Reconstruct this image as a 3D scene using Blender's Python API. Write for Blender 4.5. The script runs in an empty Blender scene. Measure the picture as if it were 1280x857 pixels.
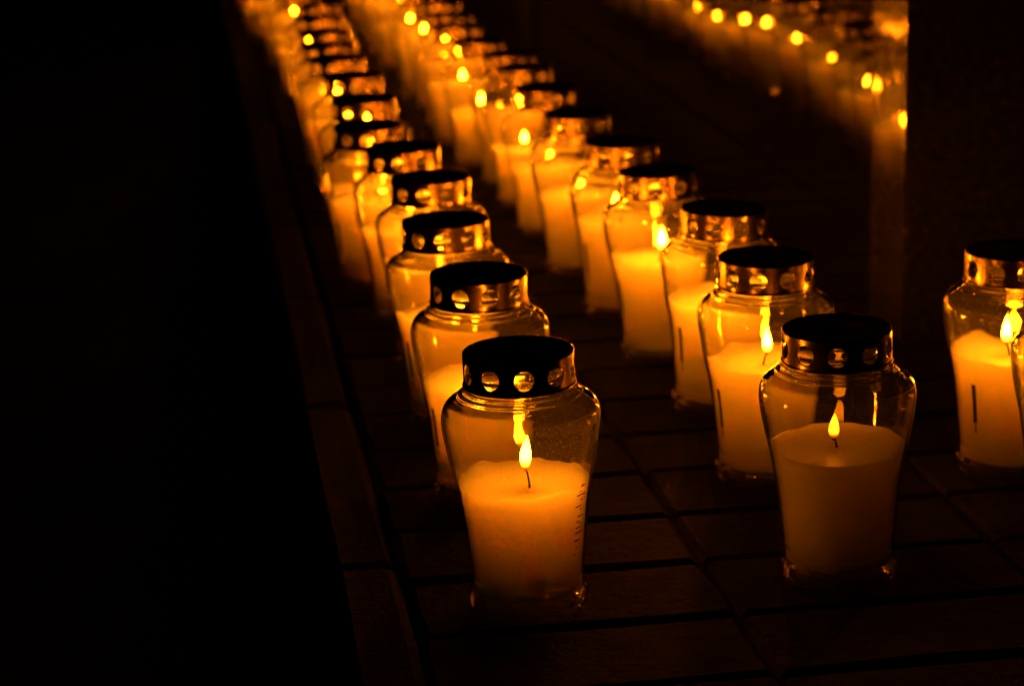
import bpy, bmesh, math, random
from math import sin, cos, pi, radians
from mathutils import Vector, Matrix, noise

random.seed(11)
scene = bpy.context.scene
C = scene.collection

# ------------------------------------------------------------------ camera, world, exposure
CAM_H = 0.65
YAW, PITCH, ROLL = radians(7.976), radians(14.792), radians(1.5)
d = Vector((sin(YAW) * cos(PITCH), cos(YAW) * cos(PITCH), -sin(PITCH)))
r0 = Vector((cos(YAW), -sin(YAW), 0))
u0 = r0.cross(d)
rr = r0 * cos(ROLL) - u0 * sin(ROLL)
uu = u0 * cos(ROLL) + r0 * sin(ROLL)
cam_data = bpy.data.cameras.new('camera')
cam = bpy.data.objects.new('camera', cam_data)
C.objects.link(cam)
M = Matrix((rr, uu, -d)).transposed().to_4x4()
M.translation = Vector((0, 0, CAM_H))
cam.matrix_world = M
cam_data.sensor_width = 36.0
cam_data.lens = 36.0 * 2800 / 1280
cam_data.clip_start = 0.02
cam_data.clip_end = 600
cam_data.dof.use_dof = True
cam_data.dof.focus_distance = 1.72
cam_data.dof.aperture_fstop = 6.4
scene.camera = cam

world = bpy.data.worlds.new('World')
scene.world = world
world.use_nodes = True
wn = world.node_tree.nodes
sky = wn.new('ShaderNodeTexSky')
sky.sky_type = 'NISHITA'
sky.sun_disc = False
sky.sun_elevation = radians(-8)
sky.sun_rotation = radians(200)
world.node_tree.links.new(sky.outputs[0], wn['Background'].inputs[0])
wn['Background'].inputs[1].default_value = 0.02          # deep night

scene.view_settings.view_transform = 'Standard'
scene.view_settings.look = 'None'
scene.view_settings.exposure = 0.0
scene.view_settings.gamma = 1.0
scene.view_settings.use_curve_mapping = False
cy = scene.cycles
cy.use_denoising = True
cy.denoiser = 'OPENIMAGEDENOISE'
cy.use_light_tree = True
cy.max_bounces = 12
cy.diffuse_bounces = 2
cy.glossy_bounces = 4
cy.transmission_bounces = 10
cy.transparent_max_bounces = 96
cy.caustics_reflective = False
cy.caustics_refractive = False
cy.sample_clamp_indirect = 60.0
cy.use_adaptive_sampling = True
cy.adaptive_threshold = 0.03
cy.adaptive_min_samples = 56

# ------------------------------------------------------------------ materials
def mat(name):
    m = bpy.data.materials.new(name)
    m.use_nodes = True
    nt = m.node_tree
    for n in list(nt.nodes):
        nt.nodes.remove(n)
    out = nt.nodes.new('ShaderNodeOutputMaterial')
    return m, nt, out

def N(nt, kind, **kw):
    n = nt.nodes.new(kind)
    for k, v in kw.items():
        if k in n.inputs:
            n.inputs[k].default_value = v
        else:
            setattr(n, k, v)
    return n

def L(nt, a, b):
    nt.links.new(a, b)

def math_node(nt, op, a, b=None):
    n = nt.nodes.new('ShaderNodeMath')
    n.operation = op
    for i, v in enumerate((a, b)):
        if v is None:
            continue
        if isinstance(v, (int, float)):
            n.inputs[i].default_value = v
        else:
            nt.links.new(v, n.inputs[i])
    return n.outputs[0]

def ramp(nt, fac, stops):
    n = nt.nodes.new('ShaderNodeValToRGB')
    e = n.color_ramp.elements
    while len(e) < len(stops):
        e.new(0.5)
    for el, (p, c) in zip(e, stops):
        el.position = p
        el.color = c if len(c) == 4 else (*c, 1)
    nt.links.new(fac, n.inputs[0])
    return n.outputs[0]

def make_glass(near):
    m, nt, out = mat('jar_glass' if near else 'plain_jar_glass')
    lw = N(nt, 'ShaderNodeLayerWeight', Blend=0.5)
    facing = lw.outputs['Facing']
    fres = math_node(nt, 'ADD', math_node(nt, 'MULTIPLY', math_node(nt, 'POWER', facing, 4.5), 0.9), 0.032)
    tint = ramp(nt, facing, [(0.0, (0.985, 0.985, 0.98)), (0.55, (0.95, 0.95, 0.94)), (0.84, (0.62, 0.62, 0.60)), (1.0, (0.10, 0.10, 0.09))])
    tr = N(nt, 'ShaderNodeBsdfTransparent')
    L(nt, tint, tr.inputs[0])
    gl = N(nt, 'ShaderNodeBsdfGlossy', Roughness=0.03)
    gl.inputs['Color'].default_value = (1, 1, 1, 1)
    if not near:
        glow_mist = N(nt, 'ShaderNodeBsdfTranslucent')  # thin pale veil imitating the golden glow inside the jar
        glow_mist.inputs[0].default_value = (0.8, 0.8, 0.78, 1)
        a = N(nt, 'ShaderNodeMixShader', Fac=0.016)
        L(nt, tr.outputs[0], a.inputs[1]); L(nt, glow_mist.outputs[0], a.inputs[2])
        b = N(nt, 'ShaderNodeMixShader')
        L(nt, fres, b.inputs[0]); L(nt, a.outputs[0], b.inputs[1]); L(nt, gl.outputs[0], b.inputs[2])
        L(nt, b.outputs[0], out.inputs[0])
        return m
    # droplet specks over an even misty haze standing in for the inner glow
    tc = N(nt, 'ShaderNodeTexCoord')
    speck = N(nt, 'ShaderNodeTexVoronoi', Scale=330.0)
    L(nt, tc.outputs['Object'], speck.inputs['Vector'])
    smask = ramp(nt, speck.outputs['Distance'], [(0.06, (0.5, 0.5, 0.5)), (0.12, (0, 0, 0))])
    fm = math_node(nt, 'ADD', smask, 0.013)
    tl = N(nt, 'ShaderNodeBsdfTranslucent')
    tl.inputs[0].default_value = (0.8, 0.8, 0.78, 1)
    df = N(nt, 'ShaderNodeBsdfDiffuse')
    df.inputs[0].default_value = (0.8, 0.8, 0.78, 1)
    haze = N(nt, 'ShaderNodeMixShader', Fac=0.5)
    L(nt, tl.outputs[0], haze.inputs[1]); L(nt, df.outputs[0], haze.inputs[2])
    a = N(nt, 'ShaderNodeMixShader')
    L(nt, fm, a.inputs[0]); L(nt, tr.outputs[0], a.inputs[1]); L(nt, haze.outputs[0], a.inputs[2])
    b = N(nt, 'ShaderNodeMixShader')
    L(nt, fres, b.inputs[0]); L(nt, a.outputs[0], b.inputs[1]); L(nt, gl.outputs[0], b.inputs[2])
    L(nt, b.outputs[0], out.inputs[0])
    return m

def make_neck_glass():
    m, nt, out = mat('thick_neck_glass')
    g = N(nt, 'ShaderNodeBsdfGlass', Roughness=0.0, IOR=1.5)
    g.inputs['Color'].default_value = (0.985, 0.985, 0.975, 1)
    L(nt, g.outputs[0], out.inputs[0])
    return m

def make_wax(name, tone):
    m, nt, out = mat(name)
    p = N(nt, 'ShaderNodeBsdfPrincipled')
    tc = N(nt, 'ShaderNodeTexCoord')
    nz = N(nt, 'ShaderNodeTexNoise', Scale=35.0, Detail=4.0, Roughness=0.6)
    L(nt, tc.outputs['Object'], nz.inputs['Vector'])
    col = ramp(nt, nz.outputs[0], [(0.35, tuple(x * 0.99 for x in tone)), (0.65, tone)])
    L(nt, col, p.inputs['Base Color'])
    p.subsurface_method = 'RANDOM_WALK'
    p.inputs['Subsurface Weight'].default_value = 1.0
    p.inputs['Subsurface Radius'].default_value = (1.0, 0.78, 0.6)
    p.inputs['Subsurface Scale'].default_value = 0.11
    p.inputs['Roughness'].default_value = 0.42
    # streaks left by the poured layers
    mp = N(nt, 'ShaderNodeMapping')
    mp.inputs['Scale'].default_value = (14, 14, 160)
    L(nt, tc.outputs['Object'], mp.inputs[0])
    n2 = N(nt, 'ShaderNodeTexNoise', Scale=1.0, Detail=3.0)
    L(nt, mp.outputs[0], n2.inputs['Vector'])
    bump = N(nt, 'ShaderNodeBump', Strength=0.35, Distance=0.002)
    L(nt, n2.outputs[0], bump.inputs['Height'])
    L(nt, bump.outputs[0], p.inputs['Normal'])
    L(nt, p.outputs[0], out.inputs[0])
    return m

def make_flame(name, power):
    m, nt, out = mat(name)
    tc = N(nt, 'ShaderNodeTexCoord')
    sep = N(nt, 'ShaderNodeSeparateXYZ')
    L(nt, tc.outputs['Generated'], sep.inputs[0])
    z = sep.outputs[2]
    colr = ramp(nt, z, [(0.0, (1.0, 0.10, 0.002)), (0.25, (1.0, 0.18, 0.0022)), (0.6, (1.0, 0.20, 0.0025)), (1.0, (1.0, 0.17, 0.0015))])
    stg = ramp(nt, z, [(0.0, (0.0008,) * 3), (0.13, (0.004,) * 3), (0.24, (0.08,) * 3), (0.40, (0.9, 0.9, 0.9)), (0.7, (1, 1, 1)), (1.0, (0.5, 0.5, 0.5))])
    em = N(nt, 'ShaderNodeEmission')
    L(nt, colr, em.inputs[0])
    L(nt, math_node(nt, 'MULTIPLY', stg, power), em.inputs[1])
    L(nt, em.outputs[0], out.inputs[0])
    return m

def make_metal():
    m, nt, out = mat('lid_brass')
    p = N(nt, 'ShaderNodeBsdfPrincipled', Metallic=1.0)
    tc = N(nt, 'ShaderNodeTexCoord')
    mp = N(nt, 'ShaderNodeMapping')
    mp.inputs['Scale'].default_value = (60, 60, 900)
    L(nt, tc.outputs['Object'], mp.inputs[0])
    nz = N(nt, 'ShaderNodeTexNoise', Scale=1.0, Detail=3.0)
    L(nt, mp.outputs[0], nz.inputs['Vector'])
    n2 = N(nt, 'ShaderNodeTexNoise', Scale=45.0, Detail=4.0)
    L(nt, tc.outputs['Object'], n2.inputs['Vector'])
    col = ramp(nt, n2.outputs[0], [(0.3, (0.40, 0.29, 0.17)), (0.7, (0.48, 0.35, 0.21))])
    L(nt, col, p.inputs['Base Color'])
    rough = ramp(nt, n2.outputs[0], [(0.3, (0.20, 0.20, 0.20)), (0.75, (0.28, 0.28, 0.28))])
    L(nt, rough, p.inputs['Roughness'])
    bump = N(nt, 'ShaderNodeBump', Strength=0.12, Distance=0.0006)
    L(nt, nz.outputs[0], bump.inputs['Height'])
    L(nt, bump.outputs[0], p.inputs['Normal'])
    L(nt, p.outputs[0], out.inputs[0])
    return m

def make_simple(name, col, rough=0.8, noise_scale=40.0, var=0.35, bump_d=0.0, metallic=0.0, spec=0.5, per_object=0.0):
    m, nt, out = mat(name)
    p = N(nt, 'ShaderNodeBsdfPrincipled', Roughness=rough, Metallic=metallic)
    p.inputs['Specular IOR Level'].default_value = spec
    tc = N(nt, 'ShaderNodeTexCoord')
    geo = N(nt, 'ShaderNodeNewGeometry')
    nz = N(nt, 'ShaderNodeTexNoise', Scale=noise_scale, Detail=4.0, Roughness=0.65)
    L(nt, geo.outputs['Position'], nz.inputs['Vector'])
    c = ramp(nt, nz.outputs[0], [(0.28, tuple(x * (1 - var) for x in col)), (0.72, tuple(x * (1 + var) for x in col))])
    if per_object:
        oi = N(nt, 'ShaderNodeObjectInfo')
        k = math_node(nt, 'ADD', math_node(nt, 'MULTIPLY', oi.outputs['Random'], per_object), 1 - per_object / 2)
        mul = N(nt, 'ShaderNodeVectorMath', operation='SCALE')
        L(nt, c, mul.inputs[0]); L(nt, k, mul.inputs['Scale'])
        c = mul.outputs[0]
    L(nt, c, p.inputs['Base Color'])
    if bump_d:
        n2 = N(nt, 'ShaderNodeTexNoise', Scale=noise_scale * 3.2, Detail=4.0, Roughness=0.75)
        L(nt, geo.outputs['Position'], n2.inputs['Vector'])
        b = N(nt, 'ShaderNodeBump', Strength=0.8, Distance=bump_d)
        L(nt, n2.outputs[0], b.inputs['Height'])
        L(nt, b.outputs[0], p.inputs['Normal'])
    L(nt, p.outputs[0], out.inputs[0])
    return m

def make_granite(name, col, rough, wob):
    m, nt, out = mat(name)
    p = N(nt, 'ShaderNodeBsdfPrincipled', Roughness=rough, IOR=1.48)
    geo = N(nt, 'ShaderNodeNewGeometry')
    nz = N(nt, 'ShaderNodeTexVoronoi', Scale=220.0)
    L(nt, geo.outputs['Position'], nz.inputs['Vector'])
    n1 = N(nt, 'ShaderNodeTexNoise', Scale=90.0, Detail=5.0)
    L(nt, geo.outputs['Position'], n1.inputs['Vector'])
    c = ramp(nt, n1.outputs[0], [(0.40, tuple(x * 0.6 for x in col)), (0.62, col), (0.80, tuple(min(1, x * 2.6) for x in col))])
    L(nt, c, p.inputs['Base Color'])
    n2 = N(nt, 'ShaderNodeTexNoise', Scale=9.0, Detail=2.0)
    L(nt, geo.outputs['Position'], n2.inputs['Vector'])
    b = N(nt, 'ShaderNodeBump', Strength=wob, Distance=0.004)
    L(nt, n2.outputs[0], b.inputs['Height'])
    L(nt, b.outputs[0], p.inputs['Normal'])
    smear = ramp(nt, n2.outputs[0], [(0.35, (rough * 0.8,) * 3), (0.7, (rough * 1.35,) * 3)])
    L(nt, smear, p.inputs['Roughness'])
    L(nt, p.outputs[0], out.inputs[0])
    return m

GLASS, GLASS_FAR, GLASS_NECK = make_glass(True), make_glass(False), make_neck_glass()
WAX = [make_wax('wax_ivory', (0.993, 0.90, 0.62)), make_wax('wax_cream', (0.991, 0.89, 0.60))]
FLAME = {k: make_flame('flame_' + k, p) for k, p in (('low', 15.0), ('front', 345.0), ('mid', 470.0), ('high', 690.0))}
LID = make_metal()
LID_IN = make_simple('lid_lacquer', (0.62, 0.56, 0.48), 0.45, 80, 0.12)
WICK = make_simple('charred_wick', (0.02, 0.017, 0.014), 0.9, 600, 0.4)
PRINT = make_simple('label_print', (0.035, 0.03, 0.03), 0.6, 300, 0.3)
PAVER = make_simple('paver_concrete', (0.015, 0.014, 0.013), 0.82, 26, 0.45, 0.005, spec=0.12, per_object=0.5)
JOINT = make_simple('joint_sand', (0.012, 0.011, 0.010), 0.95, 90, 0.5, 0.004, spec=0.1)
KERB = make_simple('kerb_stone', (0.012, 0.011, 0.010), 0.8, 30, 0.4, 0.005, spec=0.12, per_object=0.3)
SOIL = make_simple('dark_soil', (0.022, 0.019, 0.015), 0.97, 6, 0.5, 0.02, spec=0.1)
GRANITE = make_granite('polished_black_granite', (0.010, 0.009, 0.009), 0.025, 0.06)
PILASTER = make_granite('honed_dark_granite', (0.040, 0.036, 0.032), 0.085, 0.35)

# ------------------------------------------------------------------ helpers
def link(o, parent=None):
    C.objects.link(o)
    if parent is not None:
        o.parent = parent
    return o

def mesh_from(name, verts, faces, material, smooth=True):
    me = bpy.data.meshes.new(name)
    me.from_pydata(verts, [], faces)
    me.materials.append(material)
    if smooth:
        me.polygons.foreach_set('use_smooth', [True] * len(me.polygons))
    me.update()
    return me

def obj(name, me, parent=None, loc=(0, 0, 0), rot=(0, 0, 0)):
    o = bpy.data.objects.new(name, me)
    o.location = loc
    o.rotation_euler = rot
    return link(o, parent)

def empty(name, loc, rot=(0, 0, 0)):
    o = bpy.data.objects.new(name, None)
    o.empty_display_size = 0.05
    o.location = loc
    o.rotation_euler = rot
    return link(o)

def tag(o, label, cat, group=None):
    o['label'] = label
    o['category'] = cat
    if group:
        o['group'] = group

def catmull(pts, n):
    out = []
    P = [pts[0]] + list(pts) + [pts[-1]]
    for i in range(1, len(P) - 2):
        p0, p1, p2, p3 = P[i - 1], P[i], P[i + 1], P[i + 2]
        for k in range(n):
            t = k / n
            out.append(tuple(0.5 * ((2 * p1[j]) + (-p0[j] + p2[j]) * t + (2 * p0[j] - 5 * p1[j] + 4 * p2[j] - p3[j]) * t * t
                                    + (-p0[j] + 3 * p1[j] - 3 * p2[j] + p3[j]) * t ** 3) for j in (0, 1)))
    out.append(tuple(pts[-1]))
    return out

def lathe(profile, seg, verts, faces, rfun=None, close=False):
    """profile of (r, z); r == 0 ends become a pole"""
    rings = []
    for (r, z) in profile:
        if r < 1e-6:
            rings.append([len(verts)])
            verts.append((0, 0, z))
        else:
            base = len(verts)
            for k in range(seg):
                a = 2 * pi * k / seg
                q = rfun(a, r, z) if rfun else r
                verts.append((q * cos(a), q * sin(a), z))
            rings.append(list(range(base, base + seg)))
    pairs = list(zip(rings, rings[1:]))
    if close:
        pairs.append((rings[-1], rings[0]))
    for A, B in pairs:
        for k in range(seg):
            k2 = (k + 1) % seg
            if len(A) == 1 and len(B) > 1:
                faces.append((A[0], B[k2], B[k]))
            elif len(B) == 1 and len(A) > 1:
                faces.append((A[k], A[k2], B[0]))
            elif len(A) > 1:
                faces.append((A[k], A[k2], B[k2], B[k]))

# ------------------------------------------------------------------ jar geometry
OUTER = [(0.0, 0.007), (0.030, 0.0065), (0.0400, 0.0035), (0.0430, 0.0002), (0.0452, 0.0006), (0.0466, 0.0040), (0.0471, 0.0075),
         (0.0480, 0.0105), (0.0470, 0.0138), (0.0448, 0.0172), (0.0443, 0.0220), (0.0449, 0.032), (0.0468, 0.050), (0.0494, 0.075),
         (0.0521, 0.093), (0.0549, 0.107), (0.0580, 0.122), (0.0606, 0.137), (0.0619, 0.1480), (0.0621, 0.1535), (0.0608, 0.1605),
         (0.0572, 0.1662), (0.0520, 0.1697), (0.0490, 0.1713), (0.0487, 0.1727), (0.0463, 0.1738), (0.0443, 0.1748), (0.0442, 0.1762),
         (0.0420, 0.1774), (0.0408, 0.1790)]
NECK = [(0.0406, 0.1808), (0.0414, 0.1823), (0.0414, 0.1838), (0.0404, 0.1853), (0.0404, 0.1878), (0.0414, 0.1893), (0.0414, 0.1908),
        (0.0404, 0.1923), (0.0402, 0.1983), (0.0392, 0.1998), (0.0380, 0.1983)]
WALL = 0.0016
LID_Z0, LID_Z1 = 0.1790, 0.2065

outer_s = catmull(OUTER, 4)
def outer_r(z):
    body = [p for p in outer_s if p[1] > 0.0165]
    for (ra, za), (rb, zb) in zip(body, body[1:]):
        if za <= z <= zb and zb > za:
            return ra + (rb - ra) * (z - za) / (zb - za)
    return body[0][0]
def inner_r(z):
    return outer_r(z) - WALL

def jar_mesh(near):
    v, f = [], []
    inner = [(0.0372, 0.192)] + [(inner_r(z), z) for z in
             [0.178 - 0.0045 * k for k in range(0, 36)] if z > 0.0225]
    prof = outer_s + NECK + inner + [(0.037, 0.0145), (0.030, 0.0125), (0.0, 0.0125)]
    def rf(a, r, z):
        if 0.006 < z < 0.0145 and r > 0.0462:             # knurled foot ring
            return r + 0.0007 * sin(48 * a) + 0.0003 * sin(31 * a + 1)
        if 0.1 < z < 0.170:
            return r + 0.00030 * sin(3 * a + 40 * z) + 0.00010 * sin(7 * a - 120 * z) + 0.00005 * sin(13 * a + 260 * z)
        return r
    if not near:
        prof = outer_s + NECK
    lathe(prof, 96 if near else 72, v, f, rf)
    me = mesh_from('glass', v, f, GLASS if near else GLASS_FAR)
    if near:
        me.materials.append(GLASS_NECK)
        for p in me.polygons:
            if p.center.z > 0.1600:
                p.material_index = 1
    return me

def lid_mesh():
    v, f = [], []
    R, TH, n = 0.0432, 0.0007, 10
    z0, z1 = LID_Z0 + 0.002, LID_Z1 - 0.002
    zc, hh = (z0 + z1) / 2 - 0.0006, (z1 - z0) / 2
    hw = pi / n * R
    NV = 24
    rh = 0.0078
    def sector_ring(ac, kind, rad):
        pts = []
        for k in range(NV):
            t = 2 * pi * k / NV
            cx, cz = cos(t), sin(t)
            if kind:
                px, pz = kind * cx, kind * cz
            elif k % 6 == 3:
                px, pz = math.copysign(hw, cx), math.copysign(hh, cz)
            else:
                q = min(hw / max(abs(cx), 1e-9), hh / max(abs(cz), 1e-9))
                px, pz = q * cx, q * cz
            a = ac + px / R
            pts.append((rad * cos(a), rad * sin(a), (zc + pz) if kind else ((z0 + z1) / 2 + pz)))
        return pts
    index, inside = {}, []
    def vid(p, shell):
        key = (shell, round(p[0], 6), round(p[1], 6), round(p[2], 6))
        if key not in index:
            index[key] = len(v)
            v.append(p)
        return index[key]
    for s in range(n):
        ac = 2 * pi * s / n
        for shell, (ka, ra, kb, rb) in enumerate(((0, R, rh + 0.0006, R), (rh + 0.0006, R, rh, R - 0.0003), (rh, R - 0.0003, rh, R - TH), (rh, R - TH, 0, R - TH))):
            A = [vid(p, shell) for p in sector_ring(ac, ka, ra)]
            B = [vid(p, shell) for p in sector_ring(ac, kb, rb)]
            for k in range(NV):
                k2 = (k + 1) % NV
                if shell == 3:
                    inside.append(len(f))
                f.append((A[k], A[k2], B[k2], B[k]))
    # crimped bottom rim
    lathe([(R - 0.0012, z0 + 0.0003), (R + 0.0003, z0 + 0.0004), (R + 0.0010, z0 - 0.0004), (R + 0.0010, z0 - 0.0014),
           (R + 0.0002, z0 - 0.0020), (R - 0.0012, z0 - 0.0018)], 80, v, f, None, True)
    # shoulder and pressed top
    lathe([(R, z1 - 0.0001), (R - 0.0003, z1 + 0.0010), (R - 0.0013, z1 + 0.0018), (R - 0.0030, z1 + 0.0020), (R - 0.0048, z1 + 0.0012),
           (R - 0.0065, z1 + 0.0004), (0.018, z1 + 0.0004), (0.016, z1 + 0.0010), (0.0, z1 + 0.0012)], 80, v, f)
    n0 = len(f)
    lathe([(0.0, z1 - 0.0004), (R - 0.0025, z1 - 0.0004), (R - TH, z1 - 0.0002)], 80, v, f)
    inside += range(n0, len(f))
    me = mesh_from('lid', v, f, LID)
    me.materials.append(LID_IN)
    for i in inside:
        me.polygons[i].material_index = 1
    return me

def wax_mesh(h, seed, m, slump=1.0):
    rnd = random.Random(seed)
    v, f = [], []
    seg = 56
    off = Vector((rnd.uniform(0, 50), rnd.uniform(0, 50), rnd.uniform(0, 50)))
    side = [0.0134, 0.0155, 0.0225, 0.032, 0.042, 0.052, 0.060, 0.066]
    def rise(a):
        q = noise.noise(Vector((1.3 * cos(a), 1.3 * sin(a), 0)) + off) + 0.45 * noise.noise(Vector((3.5 * cos(a), 3.5 * sin(a), 2)) + off)
        return slump * max(0.0012, 0.0045 + 0.0075 * q)
    rings = []
    def ring(fn):
        base = len(v)
        for k in range(seg):
            a = 2 * pi * k / seg
            r, z = fn(a)
            v.append((r * cos(a), r * sin(a), z))
        rings.append(list(range(base, base + seg)))
    G = 0.0005
    v.append((0, 0, 0.0130)); rings.append([0])
    ring(lambda a: (0.030, 0.0130))
    for z in side:
        ring(lambda a, z=z: (inner_r(max(z, 0.0225)) - G - (0.004 if z < 0.014 else 0.0), z))
    for t in (0.3, 0.65, 1.0):
        ring(lambda a, t=t: (lambda zz: (inner_r(zz) - G - 0.0008 * t ** 3, zz))(0.066 + (h + rise(a) - 0.066) * t))
    for fr, lift, dip in ((0.972, 0.96, 0), (0.93, 0.62, 0), (0.87, 0.30, 0), (0.78, 0.10, 0.0004), (0.6, 0.0, 0.0010), (0.4, 0, 0.0018), (0.22, 0, 0.0020), (0.1, 0, 0.0016)):
        ring(lambda a, fr=fr, lift=lift, dip=dip: (
            inner_r(h) * fr,
            h + rise(a) * lift - dip + 0.0006 * noise.noise(Vector((fr * 6 * cos(a), fr * 6 * sin(a), 9)) + off)))
    v.append((0, 0, h - 0.0012)); rings.append([len(v) - 1])
    for A, B in zip(rings, rings[1:]):
        for k in range(seg):
            k2 = (k + 1) % seg
            if len(A) == 1:
                f.append((A[0], B[k2], B[k]))
            elif len(B) == 1:
                f.append((A[k], A[k2], B[0]))
            else:
                f.append((A[k], A[k2], B[k2], B[k]))
    return mesh_from('wax', v, f, m)

def wick_mesh(length, lean, seed):
    """a curled wick from the origin; returns mesh and tip"""
    rnd = random.Random(seed)
    v, f = [], []
    az = rnd.uniform(0, 2 * pi)
    path = []
    for i in range(7):
        t = i / 6
        off = lean * (t ** 2)
        path.append(Vector((off * cos(az), off * sin(az), length * t)))
    rings = []
    for i, p in enumerate(path):
        rad = 0.0010 * (1.25 if i == 0 else 1.0 - 0.35 * (i / 6))
        base = len(v)
        for k in range(8):
            a = 2 * pi * k / 8
            v.append((p.x + rad * cos(a), p.y + rad * sin(a), p.z))
        rings.append(list(range(base, base + 8)))
    for A, B in zip(rings, rings[1:]):
        for k in range(8):
            f.append((A[k], A[(k + 1) % 8], B[(k + 1) % 8], B[k]))
    f.append(tuple(rings[-1]))
    f.append(tuple(reversed(rings[0])))
    # crumbs of char fallen round the foot of the wick
    for _ in range(5):
        a, q, s = rnd.uniform(0, 2 * pi), rnd.uniform(0.002, 0.006), rnd.uniform(0.0004, 0.0009)
        b = len(v)
        c = Vector((q * cos(a), q * sin(a), 0.0004))
        for dx, dy, dz in ((1, 0, 0), (-1, 0.4, 0), (0, -1, 0), (0.1, 0.2, 1.1)):
            v.append(tuple(c + Vector((dx, dy, dz)) * s))
        f += [(b, b + 1, b + 3), (b + 1, b + 2, b + 3), (b + 2, b, b + 3), (b, b + 2, b + 1)]
    return mesh_from('wick', v, f, WICK), path[-1]

def flame_mesh(h, w, bend, az, m):
    v, f = [], []
    prof = [(0.0, 0.0), (0.28, 0.03), (0.55, 0.10), (0.82, 0.20), (1.0, 0.36), (0.90, 0.55), (0.70, 0.68), (0.46, 0.81), (0.22, 0.92), (0.0, 1.0)]
    prof = [(max(0.0, r), z) for r, z in catmull(prof, 1)]
    prof[0] = (0.0, 0.0); prof[-1] = (0.0, 1.0)
    lathe([(r * w / 2, z * h) for r, z in prof], 9, v, f)
    v = [(x + bend * (z / h) ** 2 * cos(az), y + bend * (z / h) ** 2 * sin(az), z) for x, y, z in v]
    return mesh_from('flame', v, f, m)

def print_mesh(kind):
    """flat print on the outside of the glass, centred on angle 0"""
    v, f = [], []
    def patch(a0, a1, z0, z1):
        nz, na = 4, 3
        b = len(v)
        for i in range(nz + 1):
            z = z0 + (z1 - z0) * i / nz
            r = outer_r(z) + 0.0003
            for j in range(na + 1):
                a = a0 + (a1 - a0) * j / na
                v.append((r * cos(a), r * sin(a), z))
        for i in range(nz):
            for j in range(na):
                q = b + i * (na + 1) + j
                f.append((q, q + 1, q + na + 2, q + na + 1))
    if kind == 'ticks':
        rnd = random.Random(3)
        z = 0.104
        while z > 0.044:
            w = rnd.uniform(0.03, 0.12)
            a = rnd.uniform(-0.04, 0.04)
            if rnd.random() < 0.25:
                patch(a - w, a - 0.02, z, z + 0.0010)
            else:
                patch(a - w, a + w * 0.8, z, z + rnd.uniform(0.0007, 0.0015))
            z -= rnd.uniform(0.0018, 0.0062)
    else:
        patch(-0.045, 0.045, 0.053, 0.090)
        patch(-0.012, 0.022, 0.044, 0.0515)
    return mesh_from('label_print', v, f, PRINT)

JAR, JAR_FAR, LIDM = jar_mesh(True), jar_mesh(False), lid_mesh()
PRINTS = {k: print_mesh(k) for k in ('ticks', 'bar')}

def candle(x, y, h, label, group, power='high', seed=0, tilt=(0.0, 0.0), flame=(0.028, 0.0095), wick=(0.011, 0.004), prt='bar', prt_az=None, slump=1.0, off=None):
    rnd = random.Random(seed * 7 + 5)
    root = empty('grave_candle', (x, y, 0.0), (tilt[0], tilt[1], 0.0))
    tag(root, label, 'candle', group)
    spin = rnd.uniform(0, 2 * pi)
    g = obj('glass', JAR if y < 2.85 else JAR_FAR, root, rot=(0, 0, spin))
    az = prt_az if prt_az is not None else radians(200 + rnd.uniform(-14, 14))
    obj('label_print', PRINTS[prt], g, rot=(0, 0, az - spin))
    obj('lid', LIDM, root, rot=(0, 0, rnd.uniform(0, 2 * pi)))
    wx = obj('wax', wax_mesh(h, seed, WAX[seed % 2], slump), root, rot=(0, 0, rnd.uniform(0, 2 * pi)))
    ox, oy = rnd.uniform(-0.004, 0.004), rnd.uniform(-0.004, 0.004)
    if off is not None:
        q = Matrix.Rotation(-wx.rotation_euler.z, 3, 'Z') @ Vector((off[0], off[1], 0))
        ox, oy = q.x, q.y
    wm, tip = wick_mesh(wick[0], wick[1], seed)
    wk = obj('wick', wm, wx, loc=(ox, oy, h - 0.0022))
    p = Matrix.Rotation(wx.rotation_euler.z, 3, 'Z') @ (Vector((ox, oy, h - 0.0022)) + tip)
    fl = obj('flame', flame_mesh(flame[0], flame[1], rnd.uniform(0, 0.003), rnd.uniform(0, 2 * pi), FLAME[power]), root,
             loc=(p.x, p.y, p.z - 0.0035))
    return root

# ------------------------------------------------------------------ ground, kerb, pavement
X0, PW, PD = 0.145, 0.25, 0.12
Y_FIRST = 1.832 - PD * 8
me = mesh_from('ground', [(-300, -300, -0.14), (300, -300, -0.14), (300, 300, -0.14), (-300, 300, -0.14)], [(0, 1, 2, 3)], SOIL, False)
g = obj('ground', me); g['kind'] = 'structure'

def box_data(x0, x1, y0, y1, z0, z1):
    v = [(x0, y0, z0), (x1, y0, z0), (x1, y1, z0), (x0, y1, z0), (x0, y0, z1), (x1, y0, z1), (x1, y1, z1), (x0, y1, z1)]
    f = [(0, 3, 2, 1), (4, 5, 6, 7), (0, 1, 5, 4), (1, 2, 6, 5), (2, 3, 7, 6), (3, 0, 4, 7)]
    return v, f

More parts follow.
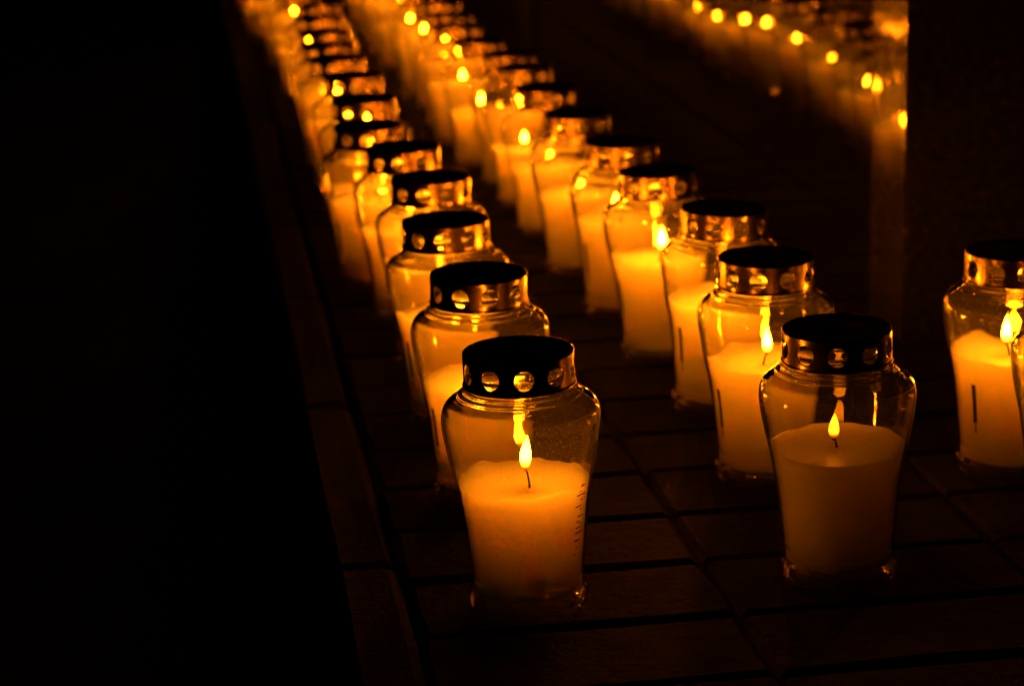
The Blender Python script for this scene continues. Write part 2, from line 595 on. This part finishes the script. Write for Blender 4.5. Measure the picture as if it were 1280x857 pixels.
def bevel_box(name, sx, sy, h, bev, m, jit=0.0, seed=0, top=0.0):
    """a block whose top is at z=top, chamfered top edges, slightly uneven outline"""
    rnd = random.Random(seed)
    j = lambda: rnd.uniform(-jit, jit)
    v, f = [], []
    for (k, z) in ((0, top - h), (0, top - bev), (bev, top)):
        pts = []
        for (cx, cy) in ((-1, -1), (0, -1), (1, -1), (1, 0), (1, 1), (0, 1), (-1, 1), (-1, 0)):
            pts.append((cx * (sx / 2 - k) + j(), cy * (sy / 2 - k) + j(), z + (j() * 0.4 if k else 0)))
        v += pts
    for lv in (0, 8):
        for k in range(8):
            f.append((lv + k, lv + (k + 1) % 8, lv + 8 + (k + 1) % 8, lv + 8 + k))
    v.append((0, 0, top + j() * 0.3))
    for k in range(8):
        f.append((16 + k, 16 + (k + 1) % 8, 24))
    return mesh_from(name, v, f, m, False)

WALL_X, WALL_Y0 = 0.775, 2.345
YEND = 11.0
NCOL_NEAR, NCOL_FAR = 6, 3
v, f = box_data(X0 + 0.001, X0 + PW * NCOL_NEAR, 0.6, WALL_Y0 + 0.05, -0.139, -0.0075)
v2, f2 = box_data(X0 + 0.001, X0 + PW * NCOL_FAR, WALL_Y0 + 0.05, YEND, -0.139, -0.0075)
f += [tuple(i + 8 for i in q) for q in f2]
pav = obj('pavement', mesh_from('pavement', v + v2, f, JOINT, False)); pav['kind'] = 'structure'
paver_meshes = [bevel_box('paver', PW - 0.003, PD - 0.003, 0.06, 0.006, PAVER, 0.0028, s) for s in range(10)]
rnd = random.Random(4)
far_v, far_f = [], []
row = 0
y = Y_FIRST
while y < YEND - PD:
    for c in range(NCOL_NEAR if y + PD < WALL_Y0 + 0.05 else NCOL_FAR):
        cx, cyy = X0 + PW * (c + 0.5), y + PD / 2
        rot = (rnd.gauss(0, 0.004), rnd.gauss(0, 0.003), rnd.gauss(0, 0.004) + (pi if rnd.random() < 0.5 else 0))
        dz = -0.0012 - rnd.random() * 0.002
        if y < 8.3:
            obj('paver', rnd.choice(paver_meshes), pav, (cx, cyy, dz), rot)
        else:
            a, b = box_data(cx - PW / 2 + 0.004, cx + PW / 2 - 0.004, cyy - PD / 2 + 0.004, cyy + PD / 2 - 0.004, -0.05, dz)
            far_f += [tuple(i + len(far_v) for i in q) for q in b]
            far_v += a
    y += PD
o = obj('paver_field', mesh_from('paver_field', far_v, far_f, PAVER, False), pav); o['kind'] = 'stuff'

KX0 = 0.088
kerb = empty('kerb', (0, 0, 0)); kerb['kind'] = 'structure'
ks = [bevel_box('kerbstone', X0 - KX0 - 0.005, 0.48 - 0.006, 0.15, 0.008, KERB, 0.002, 40 + s) for s in range(5)]
y = 2.712 - 0.48 * 5
while y < YEND:
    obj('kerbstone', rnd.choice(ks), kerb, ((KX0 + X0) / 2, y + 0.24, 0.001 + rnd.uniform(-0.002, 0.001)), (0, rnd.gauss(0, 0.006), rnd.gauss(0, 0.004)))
    y += 0.48

# ------------------------------------------------------------------ polished granite wall
def bevelled(name, x0, x1, y0, y1, z0, z1, bev, m, parent):
    bm = bmesh.new()
    bmesh.ops.create_cube(bm, size=1)
    for w in bm.verts:
        w.co = Vector((x0 + (w.co.x + .5) * (x1 - x0), y0 + (w.co.y + .5) * (y1 - y0), z0 + (w.co.z + .5) * (z1 - z0)))
    bmesh.ops.bevel(bm, geom=bm.edges[:], offset=bev, segments=2, affect='EDGES')
    me = bpy.data.meshes.new(name)
    bm.to_mesh(me); bm.free()
    me.materials.append(m)
    return obj(name, me, parent)

wall = empty('granite_wall', (WALL_X, WALL_Y0, 0))
tag(wall, 'polished black granite wall mirroring the candle flames beside the right row', 'wall')
def wpart(name, x0, x1, y0, y1, z0, z1, bev, m):
    return bevelled(name, x0 - WALL_X, x1 - WALL_X, y0 - WALL_Y0, y1 - WALL_Y0, z0, z1, bev, m, wall)
WT = 1.15
PIL = [(2.345, 2.475), (5.08, 5.24), (7.85, 8.01), (10.84, 11.0)]
for (a, b) in PIL:
    wpart('pilaster', WALL_X - 0.004, WALL_X + 0.26, a, b, -0.10, WT, 0.004, PILASTER)
for (p0, p1) in zip(PIL, PIL[1:]):
    n = 2
    for k in range(n):
        a = p0[1] + (p1[0] - p0[1]) * k / n
        b = p0[1] + (p1[0] - p0[1]) * (k + 1) / n
        wpart('panel', WALL_X + 0.004, WALL_X + 0.24, a + 0.001, b - 0.001, -0.10, WT - 0.004, 0.002, GRANITE)
wpart('coping', WALL_X - 0.03, WALL_X + 0.29, 2.315, 11.03, WT + 0.001, WT + 0.06, 0.006, GRANITE)

# ------------------------------------------------------------------ candles
A = [(0.239, 1.645), (0.240, 1.917), (0.241, 2.153), (0.249, 2.385), (0.241, 2.589), (0.212, 2.760), (0.226, 2.987), (0.229, 3.216),
     (0.221, 3.419), (0.219, 3.584), (0.223, 3.763), (0.233, 3.982), (0.237, 4.188)]
B = [(0.494, 1.654), (0.501, 1.914), (0.509, 2.139), (0.498, 2.352), (0.490, 2.549), (0.481, 2.772), (0.478, 3.009), (0.479, 3.217),
     (0.478, 3.378), (0.458, 3.551), (0.449, 3.771), (0.453, 3.937), (0.459, 4.158)]
ORD = ['frontmost', 'second', 'third', 'fourth', 'fifth', 'sixth', 'seventh', 'eighth', 'ninth', 'tenth', 'eleventh', 'twelfth', 'thirteenth',
       'fourteenth', 'fifteenth', 'sixteenth', 'seventeenth', 'eighteenth', 'nineteenth', 'twentieth', 'twenty-first', 'twenty-second',
       'twenty-third', 'twenty-fourth', 'twenty-fifth', 'twenty-sixth']
rnd = random.Random(21)
while len(A) < 25:
    q = A[-1]; k = len(A) - 12
    A.append((0.228 - 0.0060 * k + rnd.uniform(-0.008, 0.008), q[1] + 0.205 + rnd.uniform(-0.025, 0.025)))
while len(B) < 25:
    q = B[-1]
    B.append((0.452 + rnd.uniform(-0.010, 0.010), q[1] + 0.205 + rnd.uniform(-0.025, 0.025)))

GA, GB, GC = 'grave candles in the left row', 'grave candles in the right row', 'grave candles at the right edge'
special_a = {
    0: dict(h=0.096, label='frontmost candle of the left row, brightest glowing wax, black lid with lit holes', off=(0.004, -0.002), power='front', flame=(0.029, 0.0090), wick=(0.019, 0.005), prt='ticks', prt_az=radians(-42), tilt=(0, -0.02)),
    1: dict(h=0.100, label='second candle from the front in the left row, its jar half hidden by the frontmost', off=(0.002, 0.0), power='high'),
}
special_b = {
    0: dict(h=0.107, label='frontmost candle of the right row, dim dark orange wax and a small flame', power='low', flame=(0.024, 0.0085), wick=(0.010, 0.003), slump=0.6),
    1: dict(h=0.106, label='second candle from the front in the right row, flame beside the frontmost lid', power='mid', off=(-0.002, 0.0), flame=(0.026, 0.0085)),
    2: dict(h=0.108, label='third candle from the front in the right row, tall narrow flame at its right side', off=(0.0, -0.004), power='high', flame=(0.032, 0.0078)),
    3: dict(h=0.106, label='fourth candle from the front in the right row, broad bright flame under copper lid', power='high', flame=(0.030, 0.0095)),
}
for i, (x, y) in enumerate(A):
    kw = dict(h=rnd.uniform(0.094, 0.112) if i < 6 else rnd.uniform(0.080, 0.122), power=rnd.choice(['high', 'high', 'mid']), flame=(rnd.uniform(0.020, 0.028), rnd.uniform(0.0065, 0.0085)),
              wick=(rnd.uniform(0.009, 0.015), rnd.uniform(0.002, 0.006)), tilt=(rnd.gauss(0, 0.010), rnd.gauss(0, 0.010)))
    kw['label'] = (ORD[i] + ' candle from the front in the left row, dark lid with glowing holes') if i < 13 else \
                  (ORD[i] + ' candle from the front in the left row, blurred orange body at top edge')
    kw['off'] = (rnd.uniform(0.004, 0.012), rnd.uniform(-0.004, 0.004))
    if i > 6:
        kw['power'] = 'high'
        kw['off'] = (rnd.uniform(0.012, 0.022), rnd.uniform(-0.004, 0.004))
        kw['flame'] = (rnd.uniform(0.016, 0.022), rnd.uniform(0.005, 0.0065))
    kw.update(special_a.get(i, {}))
    candle(x, y, group=GA, seed=i, **kw)
for i, (x, y) in enumerate(B):
    kw = dict(h=rnd.uniform(0.094, 0.112) if i < 6 else rnd.uniform(0.080, 0.122), power=rnd.choice(['high', 'high', 'mid']), flame=(rnd.uniform(0.020, 0.028), rnd.uniform(0.0065, 0.0085)),
              wick=(rnd.uniform(0.009, 0.015), rnd.uniform(0.002, 0.006)), tilt=(rnd.gauss(0, 0.010), rnd.gauss(0, 0.010)))
    kw['label'] = (ORD[i] + ' candle from the front in the right row, copper lit lid facing the left row') if i < 13 else \
                  (ORD[i] + ' candle from the front in the right row, blurred glow at top edge')
    if i > 6:
        kw['flame'] = (rnd.uniform(0.016, 0.022), rnd.uniform(0.005, 0.0068))
        kw['power'] = 'high'
    kw['off'] = (rnd.uniform(-0.002, 0.024) if i > 7 else rnd.uniform(-0.004, 0.004), rnd.uniform(-0.004, 0.004))
    kw.update(special_b.get(i, {}))
    candle(x, y, group=GB, seed=100 + i, **kw)
candle(0.721, 1.8825, 0.108, 'lone candle at the right edge beyond the wall end, flame in view', GC, 'mid', 300, flame=(0.029, 0.009), wick=(0.013, 0.003))
candle(0.723, 1.715, 0.104, 'candle cut off by the right picture edge, only its glass shoulder showing', GC, 'low', 301, flame=(0.024, 0.008))
